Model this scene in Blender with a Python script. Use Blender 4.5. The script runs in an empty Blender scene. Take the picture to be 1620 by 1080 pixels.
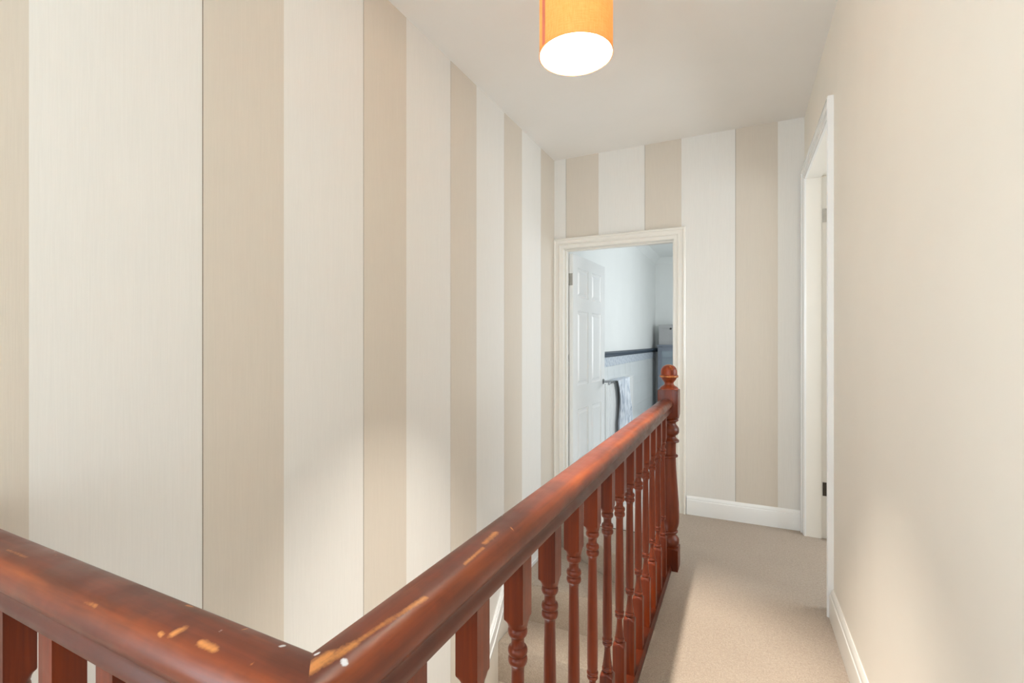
import bpy, bmesh, math, random
from mathutils import Vector, Matrix
random.seed(7)
SC = bpy.context.scene
COL = SC.collection
R = math.radians

def lin(r, g, b):
    f = lambda c: (c/255/12.92) if c/255 <= .04045 else ((c/255+.055)/1.055)**2.4
    return (f(r), f(g), f(b), 1)

# ------------------------------------------------------------------ camera
FPX, H, VX = 750.0, 1.24, 362.0
YAW = math.atan(VX/FPX)
cam_d = bpy.data.cameras.new('camera'); cam = bpy.data.objects.new('camera', cam_d); COL.objects.link(cam)
cam_d.sensor_width = 36; cam_d.lens = 36*FPX/1620; cam_d.clip_start = .02
cam.location = (0, 0, H); cam.rotation_euler = (R(90), 0, YAW)
SC.camera = cam

# ------------------------------------------------------------------ world, light, exposure
SC.view_settings.view_transform = 'Standard'; SC.view_settings.look = 'None'
SC.view_settings.exposure = .77; SC.view_settings.gamma = 1; SC.view_settings.use_curve_mapping = False
W = bpy.data.worlds.new('sky'); SC.world = W; W.use_nodes = True
W.node_tree.nodes['Background'].inputs[0].default_value = (.85, .93, 1, 1)
W.node_tree.nodes['Background'].inputs[1].default_value = 1.0
SC.cycles.max_bounces = 10; SC.cycles.diffuse_bounces = 6; SC.cycles.sample_clamp_indirect = 6

def area(name, loc, rot, sx, sy, power, col):
    l = bpy.data.lights.new(name, 'AREA'); l.shape = 'RECTANGLE'; l.size = sx; l.size_y = sy
    l.energy = power; l.color = col
    o = bpy.data.objects.new(name, l); COL.objects.link(o); o.location = loc; o.rotation_euler = rot
    return o
# daylight through an unseen window assumed behind the photographer, facing down the landing
area('landing_daylight', (-.5, -3.14, 1.45), (R(90), 0, 0), 1.5, 1.7, 25, (.77, .895, 1))
# fill light at an unseen, added side window behind the photographer's left shoulder
area('side_fill', (-1.33, -1.05, 1.5), (R(90), 0, R(-90)), 1.0, 1.5, 25, (.77, .895, 1))
# daylight through the bathroom window (right hand wall)
area('bathroom_daylight', (1.14, 5.7, 1.5), (R(90), 0, R(90)), 2.4, 1.4, 22, (.93, .97, 1))
# unseen fill light added in the room to the right
area('bedroom_fill', (2.06, 2.95, 1.5), (R(90), 0, R(90)), 1.3, 1.4, 22, (.86, .94, 1))
# unseen fill light added below, rising up the stairwell
area('stairwell_fill', (-.9, .9, -1.75), (R(150), 0, 0), .7, .8, 8, (.9, .96, 1))

# ------------------------------------------------------------------ material helpers
class NT:
    def __init__(s, name):
        s.m = bpy.data.materials.new(name); s.m.use_nodes = True
        s.t = s.m.node_tree; s.b = s.t.nodes['Principled BSDF']
    def n(s, typ, **kw):
        x = s.t.nodes.new(typ)
        for k, v in kw.items(): setattr(x, k, v)
        return x
    def l(s, a, b): s.t.links.new(a, b)
    def coord(s, scale=(1, 1, 1), loc=(0, 0, 0), out='Object'):
        tc = s.n('ShaderNodeTexCoord'); mp = s.n('ShaderNodeMapping')
        mp.inputs['Scale'].default_value = scale; mp.inputs['Location'].default_value = loc
        s.l(tc.outputs[out], mp.inputs[0]); return mp.outputs[0]
    def noise(s, vec, scale=5, detail=4, rough=.55, dist=0):
        x = s.n('ShaderNodeTexNoise'); x.inputs['Scale'].default_value = scale
        x.inputs['Detail'].default_value = detail; x.inputs['Roughness'].default_value = rough
        x.inputs['Distortion'].default_value = dist
        s.l(vec, x.inputs['Vector']); return x.outputs[0]
    def ramp(s, fac, stops):
        x = s.n('ShaderNodeValToRGB'); e = x.color_ramp.elements
        while len(e) < len(stops): e.new(.5)
        for i, (p, c) in enumerate(stops): e[i].position = p; e[i].color = c
        s.l(fac, x.inputs[0]); return x.outputs[0]
    def mix(s, fac, a, b, mode='MIX'):
        x = s.n('ShaderNodeMix', data_type='RGBA', blend_type=mode)
        for sock, v in ((x.inputs[0], fac), (x.inputs[6], a), (x.inputs[7], b)):
            if isinstance(v, (int, float, tuple)): sock.default_value = v
            else: s.l(v, sock)
        return x.outputs[2]
    def math(s, op, a, b=None, clamp=False):
        x = s.n('ShaderNodeMath', operation=op); x.use_clamp = clamp
        for sock, v in ((x.inputs[0], a), (x.inputs[1], b)):
            if v is None: continue
            if isinstance(v, (int, float)): sock.default_value = v
            else: s.l(v, sock)
        return x.outputs[0]
    def vm(s, op, a, b=None, out=0):
        x = s.n('ShaderNodeVectorMath', operation=op)
        for sock, v in ((x.inputs[0], a), (x.inputs[1], b)):
            if v is None: continue
            if isinstance(v, tuple): sock.default_value = v
            else: s.l(v, sock)
        return x.outputs[out], x
    def bump(s, h, strength=.2, dist=.002):
        x = s.n('ShaderNodeBump'); x.inputs['Strength'].default_value = strength
        x.inputs['Distance'].default_value = dist
        s.l(h, x.inputs['Height']); s.l(x.outputs[0], s.b.inputs['Normal'])
    def col(s, c):
        if isinstance(c, tuple): s.b.inputs['Base Color'].default_value = c
        else: s.l(c, s.b.inputs['Base Color'])
    def set(s, **kw):
        for k, v in kw.items(): s.b.inputs[k.replace('_', ' ')].default_value = v

def paint(name, c, rough=.5, var=.04, scale=6, bump=.05, bscale=60, coat=0):
    k = NT(name); v = k.coord()
    f = k.noise(v, scale, 4)
    d = tuple(x*(1-var*2) for x in c[:3]) + (1,)
    k.col(k.ramp(f, [(.35, d), (.65, c)])); k.set(Roughness=rough)
    if coat: k.set(Coat_Weight=coat, Coat_Roughness=.12)
    k.bump(k.noise(v, bscale, 3), bump, .001)
    return k.m

def wallpaper(name, c):
    k = NT(name); v = k.coord((330, 330, 9))
    f = k.noise(v, 1, 3, .6)
    v2 = k.coord((30, 30, 1.2)); f2 = k.noise(v2, 1, 2)
    d = tuple(x*.955 for x in c[:3]) + (1,)
    a = k.ramp(f, [(.3, d), (.7, c)])
    k.col(k.mix(.15, a, k.ramp(f2, [(.3, d), (.7, c)])))
    k.set(Roughness=.62); k.b.inputs['Specular IOR Level'].default_value = .3
    k.bump(f, .35, .0006)
    return k.m

def metal(name, c, rough=.2):
    k = NT(name); k.set(Metallic=1.0, Roughness=rough)
    f = k.noise(k.coord(), 40, 2); d = tuple(x*.85 for x in c[:3]) + (1,)
    k.col(k.ramp(f, [(.3, d), (.7, c)])); return k.m

M = {}
M['cream'] = paint('cream_wall_paint', (.89, .835, .745, 1), .55, .012, 2.5, .06, 90)
M['ceiling'] = paint('ceiling_paint', (.86, .835, .80, 1), .8, .012, 2, .05, 80)
M['paper_light'] = wallpaper('wallpaper_cream', (.825, .81, .778, 1))
M['paper_grey'] = wallpaper('wallpaper_taupe', (.705, .645, .565, 1))
M['gloss_cream'] = paint('gloss_cream_paint', (.83, .80, .74, 1), .28, .004, 8, .04, 30, .3)
M['gloss_white'] = paint('gloss_white_paint', (.89, .895, .89, 1), .25, .004, 8, .04, 30, .4)
M['bath_wall'] = paint('bathroom_wall_paint', (.80, .815, .80, 1), .55, .01, 3, .04, 80)
M['bath_tile'] = paint('pale_tile', (.78, .81, .81, 1), .2, .02, 6, .01, 20)
M['slate'] = paint('dark_slate_paint', (.035, .055, .085, 1), .35, .03, 8, .03, 40)
M['grey_paint'] = paint('grey_furniture_paint', (.20, .225, .27, 1), .5, .04, 8, .03, 40)
M['box_grey'] = paint('grey_box_card', (.42, .42, .42, 1), .7, .03, 8, .03, 40)
M['chrome'] = metal('chrome', (.42, .43, .45, 1), .14)
M['steel'] = metal('hinge_steel', (.5, .48, .45, 1), .35)
M['dark_metal'] = metal('dark_hinge_metal', (.09, .08, .07, 1), .4)
M['black'] = paint('black_plastic', (.03, .03, .03, 1), .4)
M['backing'] = paint('wall_backing', (.17, .13, .09, 1), .9)
M['well_plaster'] = paint('plain_plaster', (.72, .68, .6, 1), .8)  # even plaster colour of the stairwell walls
M['vinyl'] = paint('pale_vinyl', (.70, .72, .72, 1), .4)

def carpet():
    k = NT('carpet_pile'); v = k.coord()
    a = k.noise(v, 190, 4, .75); b = k.noise(v, 75, 3, .65); c = k.noise(v, 4, 3)
    c1 = k.ramp(a, [(.32, (.20, .155, .116, 1)), (.5, (.41, .332, .262, 1)), (.68, (.63, .527, .433, 1))])
    c2 = k.ramp(b, [(.3, (.27, .21, .158, 1)), (.7, (.51, .422, .338, 1))])
    mx = k.mix(.4, c1, c2)
    k.col(k.mix(.25, mx, k.ramp(c, [(.3, (.37, .296, .231, 1)), (.7, (.455, .375, .30, 1))])))
    k.set(Roughness=.95, Sheen_Weight=.25); k.b.inputs['Specular IOR Level'].default_value = .1
    k.bump(k.mix(.5, a, b), .9, .006)
    return k.m
M['carpet'] = carpet()

ROOT = Vector((-.367, .32, 0))       # the balustrade's corner
def pix(u, v, z):
    """a point at height z, measured from the photograph, in the balustrade's own coordinates"""
    fw = Vector((-math.sin(YAW), math.cos(YAW), 0)); rt = Vector((math.cos(YAW), math.sin(YAW), 0))
    d = fw + rt*((u-810)/FPX) + Vector((0, 0, -(v-540)/FPX))
    return d*((z-H)/d.z) + Vector((0, 0, H)) - ROOT

def wood(name, axis, wear=(), flecks=(), dark=1.0, topworn=.0):   # topworn: handrails only
    """stained mahogany; axis 0/1/2 is the direction of the grain"""
    k = NT(name)
    sc = [26, 26, 26]; sc[axis] = 1.4
    v = k.coord(tuple(sc)); g = k.noise(v, 1, 5, .6, .6)
    sc2 = [150, 150, 150]; sc2[axis] = 5
    g2 = k.noise(k.coord(tuple(sc2)), 1, 3, .6)
    base = k.ramp(g, [(.28, (.040*dark, .0055*dark, .0015*dark, 1)), (.48, (.115*dark, .0145*dark, .0022*dark, 1)), (.72, (.27*dark, .044*dark, .005*dark, 1))])
    fine = k.ramp(g2, [(.3, (.045*dark, .006*dark, .0018*dark, 1)), (.7, (.24*dark, .036*dark, .0045*dark, 1))])
    c = k.mix(.3, base, fine)
    oi = k.n('ShaderNodeObjectInfo')
    c = k.mix(k.math('MULTIPLY', oi.outputs['Random'], .4), c, (.25*dark, .036*dark, .004*dark, 1))
    pos = k.coord()
    if topworn:
        sc3 = [60, 60, 60]; sc3[axis] = 5
        w = k.noise(k.coord(tuple(sc3)), 1, 4, .65)
        wide = k.noise(k.coord((7, 7, 7)), 1, 2)
        mk = k.math('MULTIPLY', k.ramp(w, [(.60, (0, 0, 0, 1)), (.72, (1, 1, 1, 1))]), k.ramp(wide, [(.5, (0, 0, 0, 1)), (.64, (1, 1, 1, 1))]))
        c = k.mix(k.math('MULTIPLY', mk, topworn), c, (.50, .16, .035, 1))
    if topworn:
        c = k.mix(.35, c, (.15, .032, .012, 1))
        bl = k.noise(k.coord((9, 9, 9)), 1, 4, .65)
        c = k.mix(k.math('MULTIPLY', k.ramp(bl, [(.46, (0, 0, 0, 1)), (.60, (1, 1, 1, 1))]), .42), c, (.05, .008, .003, 1))
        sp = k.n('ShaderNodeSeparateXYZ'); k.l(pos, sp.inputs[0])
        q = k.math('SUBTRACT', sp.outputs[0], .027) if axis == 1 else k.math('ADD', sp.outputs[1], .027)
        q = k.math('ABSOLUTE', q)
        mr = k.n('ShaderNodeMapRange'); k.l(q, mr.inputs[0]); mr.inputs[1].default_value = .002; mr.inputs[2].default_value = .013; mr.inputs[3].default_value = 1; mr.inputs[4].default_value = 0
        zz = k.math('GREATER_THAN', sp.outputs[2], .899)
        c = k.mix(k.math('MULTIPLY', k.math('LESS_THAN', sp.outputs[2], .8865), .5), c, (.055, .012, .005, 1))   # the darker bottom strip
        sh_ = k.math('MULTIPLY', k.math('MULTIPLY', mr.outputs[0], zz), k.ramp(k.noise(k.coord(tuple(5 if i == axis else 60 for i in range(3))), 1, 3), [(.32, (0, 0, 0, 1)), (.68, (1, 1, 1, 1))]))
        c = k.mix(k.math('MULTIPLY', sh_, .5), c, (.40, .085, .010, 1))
    nz = k.noise(k.coord((240, 240, 240)), 1, 3)
    nz2 = k.noise(k.coord(tuple(90 if i != axis else 14 for i in range(3))), 1, 3)
    def seg_mask(segs, soft, nn, namp):
        tot = None
        for a, b, wd in segs:
            ba = b-a
            pa, _ = k.vm('SUBTRACT', pos, tuple(a))
            dt, nd = k.vm('DOT_PRODUCT', pa, tuple(ba), 1)
            h = k.math('DIVIDE', dt, max(ba.length_squared, 1e-9), True)
            s_, ns = k.vm('SCALE', tuple(ba)); k.l(h, ns.inputs['Scale'])
            df, _ = k.vm('SUBTRACT', pa, s_)
            ln, _ = k.vm('LENGTH', df, None, 1)
            ln = k.math('ADD', ln, k.math('MULTIPLY', k.math('SUBTRACT', nn, .5), wd*namp))
            mr = k.n('ShaderNodeMapRange'); mr.clamp = True
            k.l(ln, mr.inputs[0]); mr.inputs[1].default_value = wd*(1-soft); mr.inputs[2].default_value = wd*(1+soft)
            mr.inputs[3].default_value = 1; mr.inputs[4].default_value = 0
            tot = mr.outputs[0] if tot is None else k.math('MAXIMUM', tot, mr.outputs[0])
        return tot
    rough = k.ramp(k.noise(k.coord((14, 14, 14)), 1, 3), [(.3, (.30, .30, .30, 1)), (.7, (.46, .46, .46, 1))])
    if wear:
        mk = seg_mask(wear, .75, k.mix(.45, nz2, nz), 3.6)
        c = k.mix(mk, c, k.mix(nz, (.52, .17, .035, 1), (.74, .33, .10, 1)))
    if flecks:
        c = k.mix(seg_mask(flecks, .3, nz, 1.2), c, (.75, .74, .76, 1))
    k.col(c); k.l(rough, k.b.inputs['Roughness'])
    k.set(Coat_Weight=.08, Coat_Roughness=.2); k.b.inputs['Specular IOR Level'].default_value = .5 if topworn else .36
    k.bump(k.mix(.5, g, g2), .12, .0012)
    return k.m

ZT = .925
P = lambda u, v, z=ZT: pix(u, v, z)
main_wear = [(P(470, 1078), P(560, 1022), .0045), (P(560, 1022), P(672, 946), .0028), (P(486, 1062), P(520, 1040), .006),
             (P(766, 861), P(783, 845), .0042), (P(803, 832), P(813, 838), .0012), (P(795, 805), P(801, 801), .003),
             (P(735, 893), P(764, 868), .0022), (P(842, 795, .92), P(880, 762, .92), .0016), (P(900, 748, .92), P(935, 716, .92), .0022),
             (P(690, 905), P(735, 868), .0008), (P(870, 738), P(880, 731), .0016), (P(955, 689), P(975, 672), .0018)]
main_fleck = [(P(481, 1043), P(485, 1041), .0022), (P(501, 1036), P(503, 1035), .0026), (P(544, 1047), P(545, 1050), .0032),
              (P(476, 1032), P(478, 1031), .0018), (P(536, 983), P(541, 982), .0018), (P(784.6, 828), P(785, 827.5), .001),
              (P(794, 815), P(795, 813), .0011), (P(777, 834), P(777.5, 834), .0009), (P(815.5, 818.5), P(816, 818), .001), (P(704, 954, .905), P(708, 951, .905), .002)]
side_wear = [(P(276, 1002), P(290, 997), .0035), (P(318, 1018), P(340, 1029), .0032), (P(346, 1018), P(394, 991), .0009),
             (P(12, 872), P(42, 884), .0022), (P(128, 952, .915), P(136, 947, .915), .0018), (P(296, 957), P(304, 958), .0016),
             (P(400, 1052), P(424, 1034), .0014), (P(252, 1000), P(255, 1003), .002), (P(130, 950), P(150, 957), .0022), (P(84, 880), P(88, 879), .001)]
side_fleck = [(P(348, 1002), P(350, 1001), .0028), (P(444, 1024), P(448, 1022), .0026), (P(468, 1038), P(469, 1038), .0016),
              (P(302, 971), P(304, 969), .0012), (P(87, 871), P(87.5, 871), .0012)]
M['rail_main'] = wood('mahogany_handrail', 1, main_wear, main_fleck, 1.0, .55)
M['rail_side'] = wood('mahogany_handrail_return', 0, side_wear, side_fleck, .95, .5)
M['wood_v'] = wood('mahogany_turned', 2, dark=.95)
M['wood_newel'] = wood('mahogany_newel', 2, dark=.72)
M['wood_base'] = wood('mahogany_base', 1, dark=.5)
M['wood_base_side'] = wood('mahogany_base_return', 0, dark=.5)
FR = [Vector((.0492*math.cos(a*.7854), .0492*math.sin(a*.7854), 1.0485)) for a in range(9)]
M['finial'] = wood('mahogany_finial', 2, [(FR[a], FR[a+1], .0035) for a in range(8)] + [(Vector((.018, -.030, 1.085)), Vector((.010, -.026, 1.101)), .004), (Vector((-.012, -.010, 1.110)), Vector((.012, -.006, 1.112)), .007), (Vector((.028, -.022, 1.074)), Vector((.020, -.028, 1.090)), .002)], dark=1.5)

def lining_mat():
    k = NT('shade_white_lining'); v = k.coord()
    c = k.ramp(k.noise(v, 60, 2), [(.3, (.86, .84, .80, 1)), (.7, (.9, .88, .84, 1))])
    k.col(c); k.set(Roughness=.9)
    tr = k.n('ShaderNodeBsdfTranslucent'); k.l(c, tr.inputs[0])
    ms = k.n('ShaderNodeMixShader'); ms.inputs[0].default_value = .18
    k.l(k.b.outputs[0], ms.inputs[1]); k.l(tr.outputs[0], ms.inputs[2]); k.l(ms.outputs[0], k.t.nodes['Material Output'].inputs[0])
    return k.m
M['shade_lining'] = lining_mat()
def shade_mat():
    k = NT('orange_linen_shade'); v = k.coord()
    a = k.noise(k.coord((500, 500, 30)), 1, 2); b = k.noise(k.coord((40, 40, 600)), 1, 2)
    c = k.ramp(k.mix(.5, a, b), [(.35, (.82, .36, .095, 1)), (.65, (.96, .50, .17, 1))])
    k.col(c); k.set(Roughness=.9)
    tr = k.n('ShaderNodeBsdfTranslucent'); k.l(c, tr.inputs[0])
    ms = k.n('ShaderNodeMixShader'); ms.inputs[0].default_value = .20
    out = k.t.nodes['Material Output']
    k.l(k.b.outputs[0], ms.inputs[1]); k.l(tr.outputs[0], ms.inputs[2]); k.l(ms.outputs[0], out.inputs[0])
    return k.m
M['shade'] = shade_mat()
M['shade_seam'] = paint('shade_overlap', (.80, .24, .15, 1), .9)
def bulb_mat():
    k = NT('glowing_bulb'); k.col((1, .9, .75, 1)); k.set(Emission_Strength=5900.0); k.b.inputs['Emission Color'].default_value = (1, .925, .83, 1); return k.m
M['bulb'] = bulb_mat()
def glass():
    k = NT('window_glass'); k.set(Roughness=.02, Transmission_Weight=1.0, IOR=1.45); k.col((.95, .98, 1, 1))
    v = k.coord(); k.bump(k.noise(v, 3, 1), .01, .001); return k.m
M['glass'] = glass()
def cabglass():
    k = NT('cabinet_glass'); k.set(Roughness=.08, Transmission_Weight=.6, IOR=1.45); k.col((.55, .65, .72, 1)); return k.m
M['cab_glass'] = cabglass()
def towel_mat():
    k = NT('towel_cloth'); v = k.coord((60, 60, 6))
    k.col(k.ramp(k.noise(v, 1, 3), [(.35, (.45, .50, .58, 1)), (.6, (.75, .79, .84, 1))])); k.set(Roughness=.95)
    k.bump(k.noise(k.coord((400, 400, 400)), 1, 2), .5, .003); return k.m
M['towel'] = towel_mat()
def border_mat():
    k = NT('patterned_border'); v = k.coord((30, 30, 30))
    x = k.n('ShaderNodeTexVoronoi'); x.inputs['Scale'].default_value = .8; k.l(v, x.inputs[0])
    k.col(k.ramp(x.outputs[0], [(.25, (.34, .40, .50, 1)), (.6, (.62, .67, .72, 1))])); k.set(Roughness=.3); return k.m
M['border'] = border_mat()

# ------------------------------------------------------------------ mesh helpers
def box(bm, x0, x1, y0, y1, z0, z1, mi=0):
    vs = [bm.verts.new(p) for p in ((x0,y0,z0),(x1,y0,z0),(x1,y1,z0),(x0,y1,z0),(x0,y0,z1),(x1,y0,z1),(x1,y1,z1),(x0,y1,z1))]
    for f in ((3,2,1,0),(4,5,6,7),(0,1,5,4),(1,2,6,5),(2,3,7,6),(3,0,4,7)):
        bm.faces.new([vs[i] for i in f]).material_index = mi
    return vs

def prism(bm, pts, z0, z1):
    a = [bm.verts.new((x, y, z0)) for x, y in pts]; b = [bm.verts.new((x, y, z1)) for x, y in pts]
    n = len(pts)
    bm.faces.new(a[::-1]); bm.faces.new(b)
    for i in range(n): bm.faces.new((a[i], a[(i+1) % n], b[(i+1) % n], b[i]))

def bev(bm, w, seg=2, ang=40):
    es = [e for e in bm.edges if len(e.link_faces) == 2 and e.calc_face_angle(0) > R(ang)]
    bmesh.ops.bevel(bm, geom=es, offset=w, segments=seg, affect='EDGES', profile=.5, clamp_overlap=True)

def lathe(bm, prof, n=24, cx=0, cy=0, sq=None):
    """prof: (z, r) from top to bottom; sq = half width of the square blank it was turned from"""
    rings = []
    for z, r in prof:
        ring = []
        for i in range(n):
            a = 2*math.pi*i/n + math.pi/4
            rr = r
            if sq: rr = min(r, sq/max(abs(math.cos(a)), abs(math.sin(a))))
            ring.append(bm.verts.new((cx+rr*math.cos(a), cy+rr*math.sin(a), z)))
        rings.append(ring)
    for a, b in zip(rings, rings[1:]):
        for i in range(n):
            j = (i+1) % n
            bm.faces.new((a[i], b[i], b[j], a[j]))
    bm.faces.new(rings[0]); bm.faces.new(rings[-1][::-1])

def obj(name, bm, mat, parent=None, smooth=35, recalc=True, loc=None, rot=None):
    if recalc: bmesh.ops.recalc_face_normals(bm, faces=bm.faces[:])
    if smooth:
        for f in bm.faces: f.smooth = True
        for e in bm.edges:
            e.smooth = len(e.link_faces) == 2 and e.calc_face_angle(0) < R(smooth)
    me = bpy.data.meshes.new(name); bm.to_mesh(me); bm.free()
    for m in (mat if isinstance(mat, (list, tuple)) else [mat]): me.materials.append(m)
    o = bpy.data.objects.new(name, me); COL.objects.link(o)
    if parent is not None: o.parent = parent
    if loc is not None: o.location = loc
    if rot is not None: o.rotation_euler = rot
    return o

def shift(bm, v):
    bmesh.ops.translate(bm, verts=bm.verts[:], vec=v)

def empty(name, loc=(0, 0, 0), rz=0):
    o = bpy.data.objects.new(name, None); COL.objects.link(o); o.location = loc; o.rotation_euler = (0, 0, rz)
    o.empty_display_size = .1
    return o
def tag(o, label, cat, group=None):
    o['label'] = label; o['category'] = cat
    if group: o['group'] = group
    return o
def struct(o): o['kind'] = 'structure'; return o
def boxes(name, lst, mat, parent=None, b=0, off=(0, 0, 0), seg=2):
    bm = bmesh.new()
    for t in lst: box(bm, *t)
    if b: bev(bm, b, seg)
    if any(off): shift(bm, -Vector(off))
    return obj(name, bm, mat, parent)

def molding(name, path, prof, to3, mat, parent=None, closed_ends=True):
    """sweep prof (offset to the left of the path, height) along a 2-D path with mitred corners; to3 maps (p, q, h) to 3-D"""
    bm = bmesh.new(); rows = []
    for i, p in enumerate(path):
        p = Vector(p)
        d0 = (p-Vector(path[i-1])).normalized() if i else None
        d1 = (Vector(path[i+1])-p).normalized() if i < len(path)-1 else None
        nr = lambda d: Vector((-d.y, d.x))
        if d0 is None: m = nr(d1)
        elif d1 is None: m = nr(d0)
        else:
            m = nr(d0)+nr(d1); m = m/(m.length_squared/2) if m.length > 1e-6 else nr(d0)
        rows.append([bm.verts.new(to3((p+m*a).x, (p+m*a).y, h)) for a, h in prof])
    n = len(prof)
    for a, b in zip(rows, rows[1:]):
        for i in range(n):
            j = (i+1) % n; bm.faces.new((a[i], b[i], b[j], a[j]))
    if closed_ends: bm.faces.new(rows[0]); bm.faces.new(rows[-1][::-1])
    return obj(name, bm, mat, parent, smooth=28)

# ------------------------------------------------------------------ setting
XL, XR, YE, ZC = -1.37, .375, 3.63, 2.71
YB = -3.2                 # wall behind the photographer
XW = -.40                 # edge of the landing over the stairwell
ZB = -2.65                # hall floor below
DX0, DX1, DZ = -1.29, -.44, 1.985      # bathroom doorway
RY0, RY1, RZ = 2.62, 3.535, 2.275      # doorway on the right

# floor: L shaped landing carpet
bm = bmesh.new()
prism(bm, [(XL, YB), (XR+.12, YB), (XR+.12, YE), (XW, YE), (XW, .27), (XL, .27)], -.10, 0)
struct(obj('floor', bm, M['carpet'], smooth=0))
struct(boxes('floor_hall', [(XL, XR, .2, YE, ZB-.1, ZB)], M['carpet']))
struct(boxes('floor_bathroom', [(XL, 1.2, YE+.005, 8.7, -.10, 0)], M['vinyl']))
struct(boxes('floor_bedroom', [(XR+.125, 2.1, 1.2, 4.4, -.10, -.002)], M['carpet']))
struct(boxes('ceiling', [(XL-.12, XR+.12, YB-.12, YE+.13, ZC, ZC+.1)], M['ceiling']))
struct(boxes('ceiling_bathroom', [(XL-.12, 1.3, YE+.135, 8.8, ZC, ZC+.1)], M['bath_wall']))
struct(boxes('ceiling_bedroom', [(XR+.125, 2.2, 1.1, 4.5, ZC, ZC+.1)], M['ceiling']))

# left wall with its wallpaper drops
SY0, SY1, SZ0, SZ1 = -1.58, -.52, .7, 2.3
wl = struct(boxes('wall_left', [(XL-.12, XL, -.40, YE+.13, ZB-.1, ZC)], M['backing']))
struct(boxes('wall_left_rear', [(XL-.12, XL, YB-.12, SY0, ZB-.1, ZC), (XL-.12, XL, SY1, -.402, ZB-.1, ZC), (XL-.12, XL, SY0, SY1, ZB-.1, SZ0), (XL-.12, XL, SY0, SY1, SZ1, ZC)], M['cream']))
w3 = struct(empty('added_window_3', (XL-.06, (SY0+SY1)/2, SZ0))); o_ = w3.location  # unseen window, added to house the side fill light
boxes('window_frame', [(XL-.09, XL-.03, SY0, SY1, SZ0, SZ0+.06), (XL-.09, XL-.03, SY0, SY1, SZ1-.06, SZ1), (XL-.09, XL-.03, SY0, SY0+.06, SZ0+.06, SZ1-.06),
                       (XL-.09, XL-.03, SY1-.06, SY1, SZ0+.06, SZ1-.06), (XL-.09, XL-.03, SY0+.06, SY1-.06, 1.47, 1.53)], M['gloss_white'], w3, .004, o_)
for a, b in ((SZ0+.06, 1.47), (1.53, SZ1-.06)):
    boxes('pane', [(XL-.064, XL-.058, SY0+.06, SY1-.06, a, b)], M['glass'], w3, 0, o_)
PT = .0016
def drop(wall, a0, am, a1, zspans, to3, nm='wallpaper_strip'):
    """one hung length: taupe from a0 to am, cream from am to a1 (a0==am: only cream)"""
    bm = bmesh.new()
    for s0, s1, mi in ((a0, am, 0), (am, a1, 1)):
        if s1-s0 < 1e-4: continue
        for lo, hi, c0, c1 in zspans:
            q0, q1 = max(s0, c0), min(s1, c1)
            if q1-q0 < 1e-4: continue
            vs = [bm.verts.new(to3(p, h, z)) for p, h, z in ((q0,0,lo),(q1,0,lo),(q1,PT,lo),(q0,PT,lo),(q0,0,hi),(q1,0,hi),(q1,PT,hi),(q0,PT,hi))]
            for f in ((3,2,1,0),(4,5,6,7),(0,1,5,4),(1,2,6,5),(2,3,7,6),(3,0,4,7)):
                bm.faces.new([vs[i] for i in f]).material_index = mi
    return obj(nm, bm, [M['paper_grey'], M['paper_light']], wall, smooth=0)
GAP = .0030
LY = [.610*1.37-.001, 1.0645*1.37, 1.529*1.37, 1.9855*1.37, 2.439*1.37]     # left edges of the taupe stripes
LM = [.7955*1.37, 1.2635*1.37, 1.7265*1.37, 2.1855*1.37]                    # where taupe turns to cream
LY[0] = .602*1.37
pitch = LY[1]-LY[0]
edges = [-.398, LY[0]-pitch*1] + LY
mids = [LY[0]-pitch*2 + (LM[0]-LY[0])] + [.338*1.37] + LM + [YE]
toL = lambda p, h, z: (XL+h, p, z)
for i, e in enumerate(edges):
    e1 = edges[i+1] if i+1 < len(edges) else YE
    drop(wl, max(e, YB+.002)+GAP, max(mids[i], YB+.01) if mids[i] < YE else e1-.0005, e1, [(ZB, ZC, -9, 9)], toL)

# end wall
we = struct(boxes('wall_end', [(XL, DX0-.02, YE, YE+.12, ZB, ZC), (DX1+.02, XR+.12, YE, YE+.12, ZB, ZC),
                               (DX0-.02, DX1+.02, YE, YE+.12, DZ+.02, ZC), (DX0-.02, DX1+.02, YE, YE+.12, ZB, -.1)], M['backing']))
def xe(u):   # along the end wall for a column of the photograph
    t = (u-810)/FPX
    return YE*(t*math.cos(YAW)-math.sin(YAW))/(math.cos(YAW)+t*math.sin(YAW))
toE = lambda p, h, z: (p, YE-h, z)
ex = [(XL, XL, xe(895.5)), (xe(895.5), xe(947), xe(1020)), (xe(1020), xe(1078), xe(1163.5)), (xe(1163.5), xe(1230.5), XR)]
for a0, am, a1 in ex:
    drop(we, a0+(GAP*.7 if a0 > XL else 0), am if am > a0 else a0+(GAP*.7 if a0 > XL else 0), a1, [(DZ+.03, ZC, -9, 9), (.0, DZ+.03, DX1+.03, 9)], toE)

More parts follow.
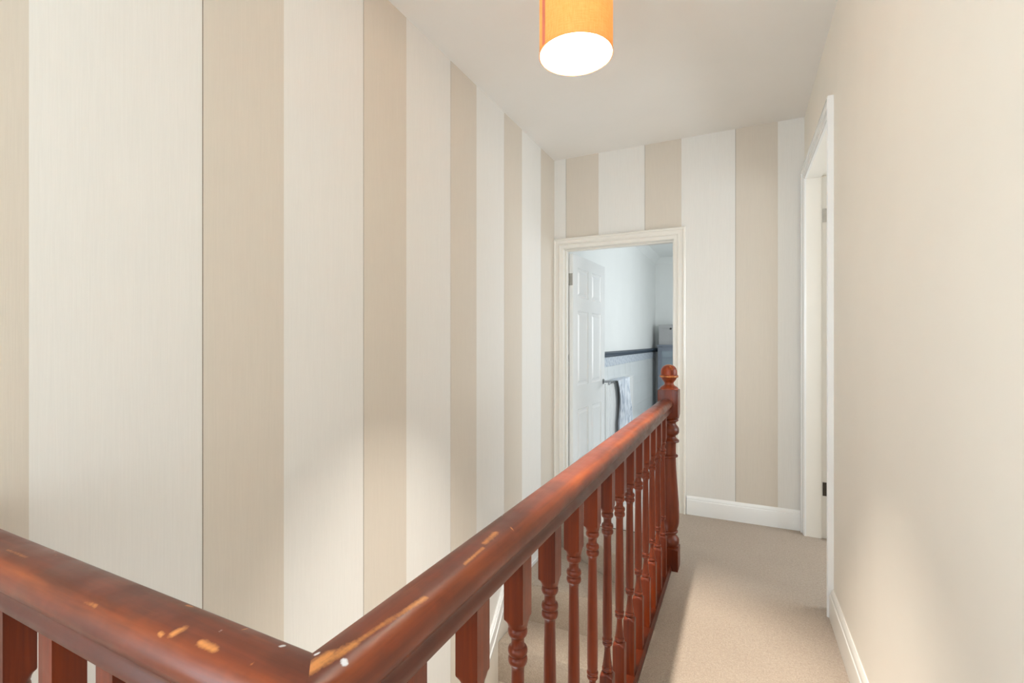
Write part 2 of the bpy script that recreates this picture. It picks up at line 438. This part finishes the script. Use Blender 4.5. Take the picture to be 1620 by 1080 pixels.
# right wall, back wall
struct(boxes('wall_right', [(XR, XR+.12, YB-.12, RY0-.02, ZB-.1, ZC), (XR, XR+.12, RY1+.02, YE, ZB, ZC), (XR, XR+.12, RY0-.02, RY1+.02, RZ+.02, ZC)], M['cream']))
wx0, wx1, wz0, wz1 = -1.28, .28, .55, 2.35
struct(boxes('wall_back', [(XL, wx0, YB-.12, YB, 0, ZC), (wx1, XR, YB-.12, YB, 0, ZC), (wx0, wx1, YB-.12, YB, 0, wz0), (wx0, wx1, YB-.12, YB, wz1, ZC)], M['cream']))
w1 = struct(empty('window_1', ((wx0+wx1)/2, YB-.06, wz0)))
o_ = w1.location
boxes('window_frame', [(wx0, wx1, YB-.09, YB-.03, wz0, wz0+.06), (wx0, wx1, YB-.09, YB-.03, wz1-.06, wz1), (wx0, wx0+.06, YB-.09, YB-.03, wz0+.06, wz1-.06),
                       (wx1-.06, wx1, YB-.09, YB-.03, wz0+.06, wz1-.06), (-.53, -.47, YB-.09, YB-.03, wz0+.06, wz1-.06)], M['gloss_white'], w1, .004, o_)
for a, b in ((wx0+.06, -.53), (-.47, wx1-.06)):
    boxes('pane', [(a, b, YB-.064, YB-.058, wz0+.06, wz1-.06)], M['glass'], w1, 0, o_)

# plain walls of the stairwell below the landing
struct(boxes('wall_stairwell', [(XW+.002, XW+.04, .27, YE, ZB, -.10), (XL, XW+.04, .23, .268, ZB, -.10)], M['well_plaster']))

# bathroom shell
struct(boxes('wall_bathroom_left', [(XL-.12, XL, YE+.135, 8.7, -.1, ZC)], M['bath_wall']))
struct(boxes('wall_bathroom_back', [(XL-.12, 1.3, 8.7, 8.8, -.1, ZC)], M['bath_wall']))
by0, by1, bz0, bz1 = 4.4, 7.0, .75, 2.25
struct(boxes('wall_bathroom_right', [(1.2, 1.3, YE+.12, by0, -.1, ZC), (1.2, 1.3, by1, 8.7, -.1, ZC), (1.2, 1.3, by0, by1, -.1, bz0), (1.2, 1.3, by0, by1, bz1, ZC)], M['bath_wall']))
struct(boxes('wall_bathroom_front', [(XR+.125, 1.2, YE+.13, YE+.2, -.1, ZC), (DX1+.06, XR+.12, YE+.122, YE+.132, -.1, ZC), (DX0-.06, DX1+.06, YE+.122, YE+.132, DZ+.06, ZC)], M['bath_wall']))
w2 = struct(empty('window_2', (1.25, (by0+by1)/2, bz0))); o_ = w2.location
boxes('window_frame', [(1.22, 1.28, by0, by1, bz0, bz0+.06), (1.22, 1.28, by0, by1, bz1-.06, bz1), (1.22, 1.28, by0, by0+.06, bz0+.06, bz1-.06),
                       (1.22, 1.28, by1-.06, by1, bz0+.06, bz1-.06), (1.22, 1.28, 5.67, 5.73, bz0+.06, bz1-.06)], M['gloss_white'], w2, .004, o_)
for a, b in ((by0+.06, 5.67), (5.73, by1-.06)):
    boxes('pane', [(1.247, 1.253, a, b, bz0+.06, bz1-.06)], M['glass'], w2, 0, o_)
# coving
cv = [(0, 0), (.10, 0), (.085, -.012), (.06, -.03), (.035, -.055), (.014, -.085), (0, -.10)]
struct(molding('trim_1', [(8.7, YE+.2), (8.7, XL)][::-1] and [(XL, YE+.14), (XL, 8.7), (1.2, 8.7)], [(-a, b) for a, b in cv], lambda p, q, h: (p, q, ZC+h), M['bath_wall']))
# dado rail and border
dado = [(0, 1.06), (.016, 1.062), (.022, 1.07), (.022, 1.078), (.034, 1.086), (.040, 1.096), (.040, 1.108), (.030, 1.118), (.012, 1.124), (0, 1.126)]
struct(molding('trim_2', [(XL, 3.9), (XL, 8.7), (-1.275, 8.7)], [(-a, b) for a, b in dado], lambda p, q, h: (p, q, h), M['slate']))
tl = struct(boxes('trim_3', [(XL, XL+.004, 3.78, 8.698, .0, 1.06)], M['bath_wall']))
def share(o, parent, loc):
    c = o.copy(); COL.objects.link(c); c.parent = parent; c.location = loc; return c
bb = None
for i in range(16):
    y = 3.80+i*.305
    if bb is None: bb = boxes('border_tile', [(XL+.004, XL+.010, 0, .301, .955, 1.058)], M['border'], tl, .0015); bb.location = (0, y, 0)
    else: share(bb, tl, (0, y, 0))
tt = None
for i in range(16):
    for j in range(3):
        y, z = 3.80+i*.305, .01+j*.315
        if tt is None: tt = boxes('tile', [(XL+.004, XL+.0085, 0, .3025, 0, .3125)], M['bath_tile'], tl, .001); tt.location = (0, y, z)
        else: share(tt, tl, (0, y, z))

# room on the right (only a sliver shows)
struct(boxes('wall_bedroom', [(2.1, 2.2, 1.1, 4.5, -.1, ZC), (XR+.125, 2.1, 4.4, 4.5, -.1, ZC), (XR+.125, 2.1, 1.1, 1.2, -.1, ZC)], M['cream']))

# ------------------------------------------------------------------ skirting boards
sk = [(0, 0), (.018, 0), (.018, .098), (.0165, .104), (.013, .107), (.0135, .112), (.010, .122), (.006, .128), (.004, .131), (0, .131)]
struct(molding('baseboard_end', [(DX1+.088, YE), (XR, YE)], [(-a, b) for a, b in sk], lambda p, q, h: (p, q, h), M['gloss_white']))
struct(molding('baseboard_right', [(XR, RY0-.085), (XR, YB)], [(-a, b) for a, b in sk], lambda p, q, h: (p, q, h), M['gloss_cream']))

# ------------------------------------------------------------------ architraves and linings
ar = [(0, 0), (.0, .020), (.006, .025), (.015, .025), (.019, .019), (.026, .017), (.043, .017), (.047, .020), (.053, .021), (.057, .014), (.066, .012), (.080, .012), (.083, .009), (.083, 0)]
t4 = struct(molding('trim_4', [(DX1+.083, 0), (DX1+.083, DZ+.083), (DX0-.08, DZ+.083), (DX0-.08, -.19)], ar, lambda p, q, h: (p, YE-h-PT, q), M['gloss_cream']))
boxes('door_lining', [(DX0-.02, DX0, YE-.004, YE+.125, -.0, DZ), (DX1, DX1+.02, YE-.004, YE+.125, 0, DZ), (DX0-.02, DX1+.02, YE-.004, YE+.125, DZ, DZ+.02)], M['gloss_cream'], t4, .002)
boxes('door_stop', [(DX0, DX0+.012, YE+.04, YE+.082, 0, DZ-.012), (DX1-.012, DX1, YE+.04, YE+.082, 0, DZ-.012), (DX0, DX1, YE+.04, YE+.082, DZ-.012, DZ)], M['gloss_cream'], t4, .002)
boxes('threshold_board', [(DX0-.08, XW, YE-.016, YE, -.19, -.001)], M['gloss_white'], t4, .003)

ar2 = [(0, 0), (.0, .022), (.007, .026), (.016, .024), (.022, .016), (.05, .014), (.056, .017), (.062, .012), (.070, .011), (.072, 0)]
t5 = struct(molding('trim_5', [(RY1+.07, 0), (RY1+.07, RZ+.07), (RY0-.082, RZ+.07), (RY0-.082, 0)][::-1], [(-a, b) for a, b in ar2], lambda p, q, h: (XR-h, p, q), M['gloss_white']))
boxes('door_lining', [(XR-.004, XR+.083, RY1, RY1+.02, 0, RZ), (XR+.083, XR+.122, RY1+.012, RY1+.02, 0, RZ), (XR-.004, XR+.083, RY0-.02, RY0, 0, RZ), (XR+.083, XR+.122, RY0-.02, RY0-.012, 0, RZ), (XR-.004, XR+.083, RY0-.02, RY1+.02, RZ, RZ+.02), (XR+.083, XR+.122, RY0-.02, RY1+.02, RZ+.012, RZ+.02)], M['gloss_cream'], t5, .0015)

# ------------------------------------------------------------------ six panel doors
def six_panel(root, w, h, mat):
    """leaf in local space: hinge edge at x=0, faces at y=0 and y=.036, foot at z=0"""
    T = .036; st, mu = .105, .095
    rails = [(0, .20), (.66*h/1.97, .66*h/1.97+.20), (1.50*h/1.97, 1.50*h/1.97+.11), (h-.105, h)]
    bm = bmesh.new()
    for x0, x1 in ((0, st), (w-st, w)): box(bm, x0, x1, 0, T, 0, h)
    for z0, z1 in rails: box(bm, st, w-st, 0, T, z0, z1)
    cx = w/2
    gaps = [(rails[i][1], rails[i+1][0]) for i in range(3)]
    for z0, z1 in gaps: box(bm, cx-mu/2, cx+mu/2, 0, T, z0, z1)
    obj('door_frame', bm, mat, root, smooth=0)
    for z0, z1 in gaps:
        for x0, x1 in ((st, cx-mu/2), (cx+mu/2, w-st)):
            bm = bmesh.new()
            for s, ys in ((1, (.030, .034)), (-1, (.006, .002))):
                rect = lambda d, y: [bm.verts.new((x, y, z)) for x, z in ((x0+d, z0+d), (x1-d, z0+d), (x1-d, z1-d), (x0+d, z1-d))]
                r0, r1, r2, r3 = rect(0, .034 if s > 0 else .002), rect(.012, .026 if s > 0 else .010), rect(.022, .026 if s > 0 else .010), rect(.042, ys[1])
                for a, b in ((r0, r1), (r1, r2), (r2, r3)):
                    for i in range(4): bm.faces.new((a[i], a[(i+1) % 4], b[(i+1) % 4], b[i]))
                bm.faces.new(r3)
            obj('door_panel', bm, mat, root, smooth=0)

def hinge(root, loc, mat):
    bm = bmesh.new(); box(bm, 0, .003, 0, .030, 0, .10); box(bm, -.002, .0045, .010, .020, .008, .015); box(bm, -.002, .0045, .010, .020, .085, .092)
    shift(bm, Vector((-.0035, 0, 0)))
    o = obj('hinge', bm, mat, root, smooth=0, loc=loc)
    bm = bmesh.new(); lathe(bm, [(.101, .002), (.1, .005), (0, .005), (-.001, .002)], 12)
    obj('hinge_pin', bm, mat, o, loc=(-.004, .036, 0))
    return o

d1 = struct(empty('door_1', (-1.252, YE+.128, .006), R(86.8)))
six_panel(d1, .835, 1.965, M['gloss_white'])
for z in (1.70, .09): hinge(d1, (0, .004, z), M['steel'])
bm = bmesh.new()     # lever handle near the free edge, on the face towards the opening (local -y)
lathe(bm, [(.008, .004), (.008, .024), (.004, .026), (0, .026)], 24)
bmesh.ops.rotate(bm, verts=bm.verts[:], cent=(0, 0, 0), matrix=Matrix.Rotation(R(90), 3, 'X'))
hd = obj('handle', bm, M['chrome'], d1, loc=(.785, 0, .845))
def tube(name, pts, r, mat, parent, n=12, loc=None):
    cu = bpy.data.curves.new(name, 'CURVE'); cu.dimensions = '3D'; cu.bevel_depth = r; cu.bevel_resolution = 3; cu.use_fill_caps = True
    sp = cu.splines.new('POLY'); sp.points.add(len(pts)-1)
    for q, p in zip(sp.points, pts): q.co = (*p, 1)
    o = bpy.data.objects.new(name, cu); COL.objects.link(o)
    dg = bpy.context.evaluated_depsgraph_get(); me = bpy.data.meshes.new_from_object(o.evaluated_get(dg))
    bpy.data.objects.remove(o)
    me.materials.append(mat)
    for p in me.polygons: p.use_smooth = True
    o = bpy.data.objects.new(name, me); COL.objects.link(o); o.parent = parent
    if loc: o.location = loc
    return o
tube('lever', [(0, -.004, 0), (0, -.075, .001), (-.005, -.092, .002), (-.018, -.100, .001), (-.06, -.100, 0), (-.10, -.098, -.006), (-.118, -.095, -.012)], .0115, M['chrome'], hd)

d2 = struct(empty('door_2', (XR+.128, RY1-.030, .006), 0))
six_panel(d2, .86, 2.255, M['gloss_cream'])
for z, hm in ((1.985, M['steel']), (.262, M['dark_metal'])):  # lower hinge coloured darker than the upper one
    bm = bmesh.new(); box(bm, 0, .030, -.003, .0, 0, .085); box(bm, .008, .014, -.0045, -.003, .010, .016); box(bm, .018, .024, -.0045, -.003, .068, .074)
    hg = obj('hinge', bm, hm, d2, smooth=0, loc=(-.038, .0405, z))
    bm = bmesh.new(); lathe(bm, [(.086, .002), (.085, .005), (0, .005), (-.001, .002)], 12)
    obj('hinge_pin', bm, hm, hg, loc=(.034, -.004, 0))

# ------------------------------------------------------------------ stairs
st = empty('staircase', (-.885, 2.9, ZB))
tag(st, 'beige carpeted flight winding down beside the striped wall', 'stairs')
O = Vector(st.location)
def step(pts, z, zb):
    bm = bmesh.new(); prism(bm, pts, zb, z)
    es = [e for e in bm.edges if all(abs(v.co.z-z) < 1e-5 for v in e.verts)]
    bmesh.ops.bevel(bm, geom=es, offset=.016, segments=3, affect='EDGES', profile=.5)
    shift(bm, -O); return obj('step', bm, M['carpet'], st, smooth=60)
X0, X1 = XL+.012, XW-.002
step([(X1, 2.9), (X1, YE-.018), (X0, YE-.018)], -.19, -.62)
step([(X1, 2.9), (X0, YE-.018), (X0, 2.9)], -.375, -.85)
z = -.62; y = 2.9
while z > ZB+.1:
    step([(X0, y-.285), (X1, y-.285), (X1, y+.02), (X0, y+.02)], z, max(ZB, z-.50)); y -= .285; z -= .245
# string along the left wall
top = [(YE-.01, -.245), (2.86, -.245), (2.76, -.262), (2.70, -.302), (2.558, -.475), (2.40, -.63), (.45, -2.31)]
def strip_mesh(top, d0, d1, x0, x1):
    bm = bmesh.new(); rows = []
    for y_, z_ in top: rows.append([bm.verts.new(p) for p in ((x0, y_, z_-d0), (x1, y_, z_-d0), (x1, y_, z_-d1), (x0, y_, z_-d1))])
    for a, b in zip(rows, rows[1:]):
        for i in range(4): bm.faces.new((a[i], b[i], b[(i+1) % 4], a[(i+1) % 4]))
    bm.faces.new(rows[0]); bm.faces.new(rows[-1][::-1]); return bm
bl = struct(obj('baseboard_left', strip_mesh(top, .125, .62, XL+PT, XL+.012), M['gloss_cream'], smooth=20))
bm = strip_mesh(top, 0, .128, XL+PT, XL+.018)
b2 = strip_mesh(top, .012, .045, XL+.018, XL+.026); me = bpy.data.meshes.new('tmp'); b2.to_mesh(me); b2.free(); bm.from_mesh(me)
b2 = strip_mesh(top, .105, .128, XL+.018, XL+.024); b2.to_mesh(me); b2.free(); bm.from_mesh(me); bpy.data.meshes.remove(me)
obj('string_moulding', bm, M['gloss_white'], bl, smooth=20)

# ------------------------------------------------------------------ balustrade
bal = empty('balustrade', tuple(ROOT))
tag(bal, 'red-brown turned mahogany balustrade with worn handrail around the stairwell', 'banister')
RH = [(0, .928), (.013, .9272), (.024, .924), (.032, .918), (.0365, .909), (.0375, .901), (.0362, .894), (.0325, .8885), (.0265, .8855), (.0235, .881), (.0232, .876), (.0248, .871), (.0282, .867), (.0288, .8575), (.0275, .855), (0, .855)]
prof = RH + [(-a, b) for a, b in RH[-2:0:-1]]
NX, NY = .010, 2.412                     # newel centre in the balustrade's coordinates
mt = lambda p, q, h: (p, q, h)
def run(name, p0, p1, mitre0, mat, prof):
    """straight run from p0 (mitred with the other run at the corner) to p1"""
    bm = bmesh.new(); d = (Vector(p1)-Vector(p0)).normalized(); n = Vector((-d.y, d.x)); rows = []
    N = 24
    for k in range(N+1):
        row = []
        for a, h in prof:
            q = Vector(p0).lerp(Vector(p1), k/N) + n*a
            if k == 0: q = Vector(p0) + n*a + d*(a*mitre0)
            row.append(bm.verts.new((q.x, q.y, h)))
        rows.append(row)
    m = len(prof)
    for a, b in zip(rows, rows[1:]):
        for i in range(m): bm.faces.new((a[i], b[i], b[(i+1) % m], a[(i+1) % m]))
    bm.faces.new(rows[0]); bm.faces.new(rows[-1][::-1])
    return obj(name, bm, mat, bal, smooth=38)
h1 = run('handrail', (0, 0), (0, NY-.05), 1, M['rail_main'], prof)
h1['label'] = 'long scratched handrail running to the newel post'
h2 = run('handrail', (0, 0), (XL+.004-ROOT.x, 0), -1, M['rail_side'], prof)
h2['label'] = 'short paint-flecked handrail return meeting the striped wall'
BS = [(-.032, 0), (.030, 0), (.030, .014), (.0275, .017), (.0265, .024), (.023, .030), (-.026, .030), (-.032, .026)]
run('base_rail', (0, 0), (0, NY-.052), 1, M['wood_base'], [(-a, h) for a, h in BS])
run('base_rail', (0, 0), (XL+.004-ROOT.x, 0), -1, M['wood_base_side'], [(-a, h) for a, h in BS])

def torus(z, r0, r1, hh):
    return [(z+hh*math.cos(t), r0+(r1-r0)*math.sin(t)) for t in (R(8), R(35), R(65), R(90), R(115), R(145), R(172))]
B = [(.8565, .03), (.7395, .03), (.737, .0262), (.7325, .0215), (.7265, .0185), (.7225, .0178), (.7215, .0135)]
B += torus(.7125, .0135, .0182, .0085) + [(.702, .0128), (.697, .0118), (.690, .0120), (.686, .0132)]
B += torus(.6775, .014, .0182, .0078) + torus(.6610, .014, .0180, .0078)
B += [(.651, .0128), (.643, .0117), (.61, .0121), (.55, .0131), (.47, .0141), (.40, .0147), (.355, .0144), (.341, .0136)]
B += torus(.332, .0125, .0158, .0058) + torus(.3205, .012, .0152, .0052)
B += [(.313, .0098), (.306, .0090), (.295, .0095), (.275, .0115), (.259, .0138), (.252, .0146), (.2505, .0128)]
B += torus(.243, .013, .0166, .0068) + [(.235, .0128), (.2325, .0175), (.228, .0225), (.224, .0265), (.2215, .03), (.0295, .03)]
bm = bmesh.new(); lathe(bm, B, 32, sq=.0190)
b0 = None
spots = [(0, .4615+.1615*k-ROOT.y) for k in range(14)] + [(-.673-.019+.1503-.1503*k-ROOT.x, 0) for k in range(6)]
b0 = obj('baluster', bm, M['wood_v'], bal, smooth=30, loc=(*spots[0], 0))
for s in spots[1:]:
    c = b0.copy(); COL.objects.link(c); c.parent = bal; c.location = (*s, 0); c.rotation_euler = (0, 0, R(90)*random.randint(0, 3))
bm = bmesh.new(); box(bm, -.022, .022, -.022, .022, .0295, .856); bev(bm, .002)
obj('corner_post', bm, M['wood_v'], bal)

N_ = [(.978, .062), (.974, .074), (.838, .08), (.833, .070), (.826, .058), (.820, .052), (.817, .045)]
N_ += torus(.809, .043, .050, .007) + [(.800, .040), (.792, .036), (.784, .038)]
N_ += [(.776, .045), (.766, .0515), (.753, .0545), (.741, .0525), (.731, .046), (.726, .038), (.719, .035), (.712, .038), (.705, .045), (.699, .053), (.695, .0545), (.690, .053), (.688, .040)]
N_ += [(.680, .0375), (.64, .0365), (.622, .037)] + torus(.613, .038, .0475, .0075) + [(.603, .036)]
N_ += [(.56, .0375), (.50, .041), (.43, .046), (.36, .0515), (.31, .0545), (.275, .0555), (.25, .0540), (.23, .0495), (.215, .044), (.208, .041)]
N_ += torus(.199, .040, .047, .0078) + [(.190, .036), (.182, .036), (.174, .043), (.162, .0515), (.149, .0550), (.137, .0535), (.128, .049), (.122, .047), (.1205, .058), (.117, .066), (.113, .08), (.0, .08)]
bm = bmesh.new(); lathe(bm, N_, 40, sq=.0525)
nw = obj('newel_post', bm, M['wood_newel'], bal, smooth=30, loc=(NX, NY, 0)); nw['label'] = 'thick turned newel post with a square head'
F = [(1.113, .001), (1.1125, .010), (1.109, .021), (1.102, .031), (1.092, .0385), (1.080, .0425), (1.066, .0435), (1.057, .0432), (1.0555, .047), (1.051, .0498), (1.046, .0498), (1.0425, .047), (1.041, .0415), (1.033, .0385), (1.023, .031), (1.016, .0255), (1.011, .024), (1.004, .0255), (.999, .030), (.993, .040), (.986, .0475), (.980, .0500), (.976, .0505)]
bm = bmesh.new(); lathe(bm, F, 32)
fo = obj('finial', bm, M['finial'], nw, smooth=40); fo['label'] = 'worn orange-brown acorn finial'

# ------------------------------------------------------------------ pendant lamp
LD = 1.65; lt = (911-810)/FPX
LX, LY_ = LD*(lt*math.cos(YAW)-math.sin(YAW)), LD*(math.cos(YAW)+lt*math.sin(YAW))
ZL = H + 452/FPX*LD
LR, LH = .1265, .390
pl = empty('pendant_lamp', (LX, LY_, ZL)); tag(pl, 'lit orange drum shade pendant hanging from the landing ceiling', 'lamp')
def ring_shell(r0, r1, z0, z1, n=64, a0=0, a1=2*math.pi):
    bm = bmesh.new(); full = abs(a1-a0-2*math.pi) < 1e-6
    cnt = n if full else n+1
    rows = []
    for i in range(cnt):
        a = a0+(a1-a0)*i/n; c, s = math.cos(a), math.sin(a)
        rows.append([bm.verts.new((r*c, r*s, z)) for r, z in ((r0, z0), (r1, z0), (r1, z1), (r0, z1))])
    for i in range(cnt if full else cnt-1):
        a, b = rows[i], rows[(i+1) % cnt]
        for k in range(4): bm.faces.new((a[k], b[k], b[(k+1) % 4], a[(k+1) % 4]))
    if not full: bm.faces.new(rows[0]); bm.faces.new(rows[-1][::-1])
    return bm
bm = bmesh.new()
n = 72
lo = [bm.verts.new((LR*math.cos(2*math.pi*i/n), LR*math.sin(2*math.pi*i/n), .002)) for i in range(n)]
hi = [bm.verts.new((LR*math.cos(2*math.pi*i/n), LR*math.sin(2*math.pi*i/n), LH)) for i in range(n)]
for i in range(n): bm.faces.new((lo[i], lo[(i+1) % n], hi[(i+1) % n], hi[i]))
sh = obj('lamp_shade', bm, M['shade'], pl, smooth=60); sh['label'] = 'orange linen drum shade'
obj('shade_lining', ring_shell(LR-.0022, LR-.0014, .003, LH-.002, 72), M['shade_lining'], sh, smooth=60)
va = math.atan2(-LY_, -LX)              # direction from the lamp to the photographer
obj('shade_seam', ring_shell(LR+.0002, LR+.0012, .003, LH-.001, 6, va-R(62), va-R(54)), M['shade_seam'], sh)
obj('shade_rim', ring_shell(LR-.002, LR+.0015, 0, .004), M['shade'], sh)
obj('shade_rim', ring_shell(LR-.002, LR+.0015, LH-.002, LH+.002), M['shade'], sh)
bm = bmesh.new()
for k in range(3):
    a = k*2*math.pi/3; c, s = math.cos(a), math.sin(a)
    v = [bm.verts.new(p) for p in ((.02*c-.002*s, .02*s+.002*c, .352), (.02*c+.002*s, .02*s-.002*c, .352), (LR*c+.002*s, LR*s-.002*c, LH-.004), (LR*c-.002*s, LR*s+.002*c, LH-.004))]
    w = [bm.verts.new(x.co+Vector((0, 0, .003))) for x in v]
    bm.faces.new(v[::-1]); bm.faces.new(w)
    for i in range(4): bm.faces.new((v[i], v[(i+1) % 4], w[(i+1) % 4], w[i]))
obj('shade_carrier', bm, M['chrome'], pl)
bm = bmesh.new(); lathe(bm, [(.39, .006), (.386, .014), (.362, .017), (.358, .021), (.35, .021), (.348, .017), (.33, .017)], 20)
obj('lamp_holder', bm, M['gloss_white'], pl)
bm = bmesh.new(); lathe(bm, [(.332, .013), (.322, .014), (.312, .02), (.297, .028), (.282, .030), (.267, .026), (.258, .016), (.255, .002)], 24)
obj('bulb', bm, M['bulb'], pl)
top_z = ZC-ZL
bm = bmesh.new(); lathe(bm, [(top_z-.02, .003), (.385, .003)], 10)
obj('cord', bm, M['gloss_white'], pl)
bm = bmesh.new(); lathe(bm, [(top_z, .048), (top_z-.006, .048), (top_z-.018, .040), (top_z-.026, .015), (top_z-.03, .006)], 28)
obj('ceiling_rose', bm, M['gloss_white'], pl)
# ------------------------------------------------------------------ bathroom things
rd = empty('radiator', (XL+.03, 5.7, .1)); tag(rd, 'white panel radiator on the bathroom wall under a hung towel', 'radiator')
o_ = Vector(rd.location)
bm = bmesh.new()
ns = 22
for i in range(ns):
    y0 = 4.98+i*.066
    box(bm, XL+.045, XL+.075, y0+.006, y0+.060, .11, .765)
box(bm, XL+.040, XL+.068, 4.97, 6.45, .10, .775)
bev(bm, .004); shift(bm, -o_); obj('panel', bm, M['gloss_white'], rd)
boxes('top_grille', [(XL+.012, XL+.076, 4.965, 6.455, .775, .788)], M['gloss_white'], rd, .003, o_)
for y0 in (5.2, 6.2): boxes('bracket', [(XL+.009, XL+.042, y0, y0+.04, .2, .7)], M['gloss_white'], rd, .002, o_)

def towel():
    bm = bmesh.new(); NU, NV = 46, 40; Lz = .66; rows = []
    for j in range(NV+1):
        s = j/NV; row = []
        for i in range(NU+1):
            a = i/NU
            gather = 1 - .30*math.sin(min(1, s*1.4)*math.pi)*.9
            wv = .60*gather
            y_ = 5.62+.05*s+(a-.5)*wv + .02*math.sin(7*a+3*s)
            amp = (.008+.026*min(1, s*2))*min(1, .25+a*4)
            x_ = XL+.128+amp*math.sin(a*26+1.5*math.sin(s*2))+.006*math.sin(a*61)
            z_ = .80-Lz*s-.02*math.sin(a*3.1)*s
            row.append((x_, y_, z_))
        rows.append(row)
    back = []
    for j in range(1, 4):
        back.append([(XL+.098-.022*j, p[1], .806-.0015*j) for p in rows[0]])
    allr = back[::-1]+rows
    V1 = [[bm.verts.new(p) for p in r] for r in allr]
    for a, b in zip(V1, V1[1:]):
        for i in range(NU): bm.faces.new((a[i], a[i+1], b[i+1], b[i]))
    bmesh.ops.recalc_face_normals(bm, faces=bm.faces[:])
    bmesh.ops.solidify(bm, geom=bm.faces[:], thickness=.004)
    return bm
tw = obj('towel', towel(), M['towel'], smooth=60); tag(tw, 'pale grey-blue towel hung in folds on the radiator', 'towel')

cx0, cx1, cy0, cy1, ch = -1.262, -.62, 8.28, 8.68, 1.185
cb = empty('cupboard', ((cx0+cx1)/2, (cy0+cy1)/2, 0)); tag(cb, 'tall grey painted cupboard with a glazed front in the bathroom corner', 'cupboard'); o_ = Vector(cb.location)
boxes('body', [(cx0, cx0+.02, cy0, cy1, 0, ch-.03), (cx1-.02, cx1, cy0, cy1, 0, ch-.03), (cx0+.02, cx1-.02, cy1-.015, cy1, 0, ch-.03), (cx0+.02, cx1-.02, cy0+.01, cy1-.015, .06, .08)], M['grey_paint'], cb, 0, o_)
boxes('top_board', [(cx0-.012, cx1+.012, cy0-.025, cy1, ch-.03, ch)], M['grey_paint'], cb, .005, o_)
for z in (.42, .80): boxes('shelf', [(cx0+.02, cx1-.02, cy0+.03, cy1-.015, z, z+.016)], M['grey_paint'], cb, 0, o_)
for a, b in ((cx0+.003, (cx0+cx1)/2-.002), ((cx0+cx1)/2+.002, cx1-.003)):
    dr = boxes('cupboard_door', [(a, a+.06, cy0-.02, cy0, .07, ch-.035), (b-.06, b, cy0-.02, cy0, .07, ch-.035), (a+.06, b-.06, cy0-.02, cy0, .07, .14), (a+.06, b-.06, cy0-.02, cy0, ch-.10, ch-.035), (a+.06, b-.06, cy0-.018, cy0-.002, .955, .967)], M['grey_paint'], cb, 0, o_)
    boxes('pane', [(a+.055, b-.055, cy0-.011, cy0-.007, .135, ch-.095)], M['cab_glass'], dr, 0, o_)
    kx = b-.03 if a < -1 else a+.03
    bm = bmesh.new(); bmesh.ops.create_uvsphere(bm, u_segments=12, v_segments=8, radius=.012); shift(bm, Vector((kx, cy0-.028, .62))-o_)
    obj('knob', bm, M['steel'], dr, smooth=60)
bx = empty('storage_box', (-1.02, 8.47, ch)); tag(bx, 'plain grey storage box standing on top of the glazed cupboard', 'box'); o_ = Vector(bx.location)
boxes('box_body', [(-1.25, -.80, 8.32, 8.64, ch+.001, ch+.27)], M['box_grey'], bx, .006, o_)
boxes('lid', [(-1.255, -.795, 8.315, 8.645, ch+.271, ch+.335)], M['box_grey'], bx, .008, o_)
bm = bmesh.new(); lathe(bm, [(.012, .004), (.010, .016), (0, .018)], 16)
bmesh.ops.rotate(bm, verts=bm.verts[:], cent=(0, 0, 0), matrix=Matrix.Rotation(R(90), 3, 'X')); shift(bm, Vector((-1.06, 8.315, ch+.27))-o_)
obj('knob', bm, M['black'], bx)
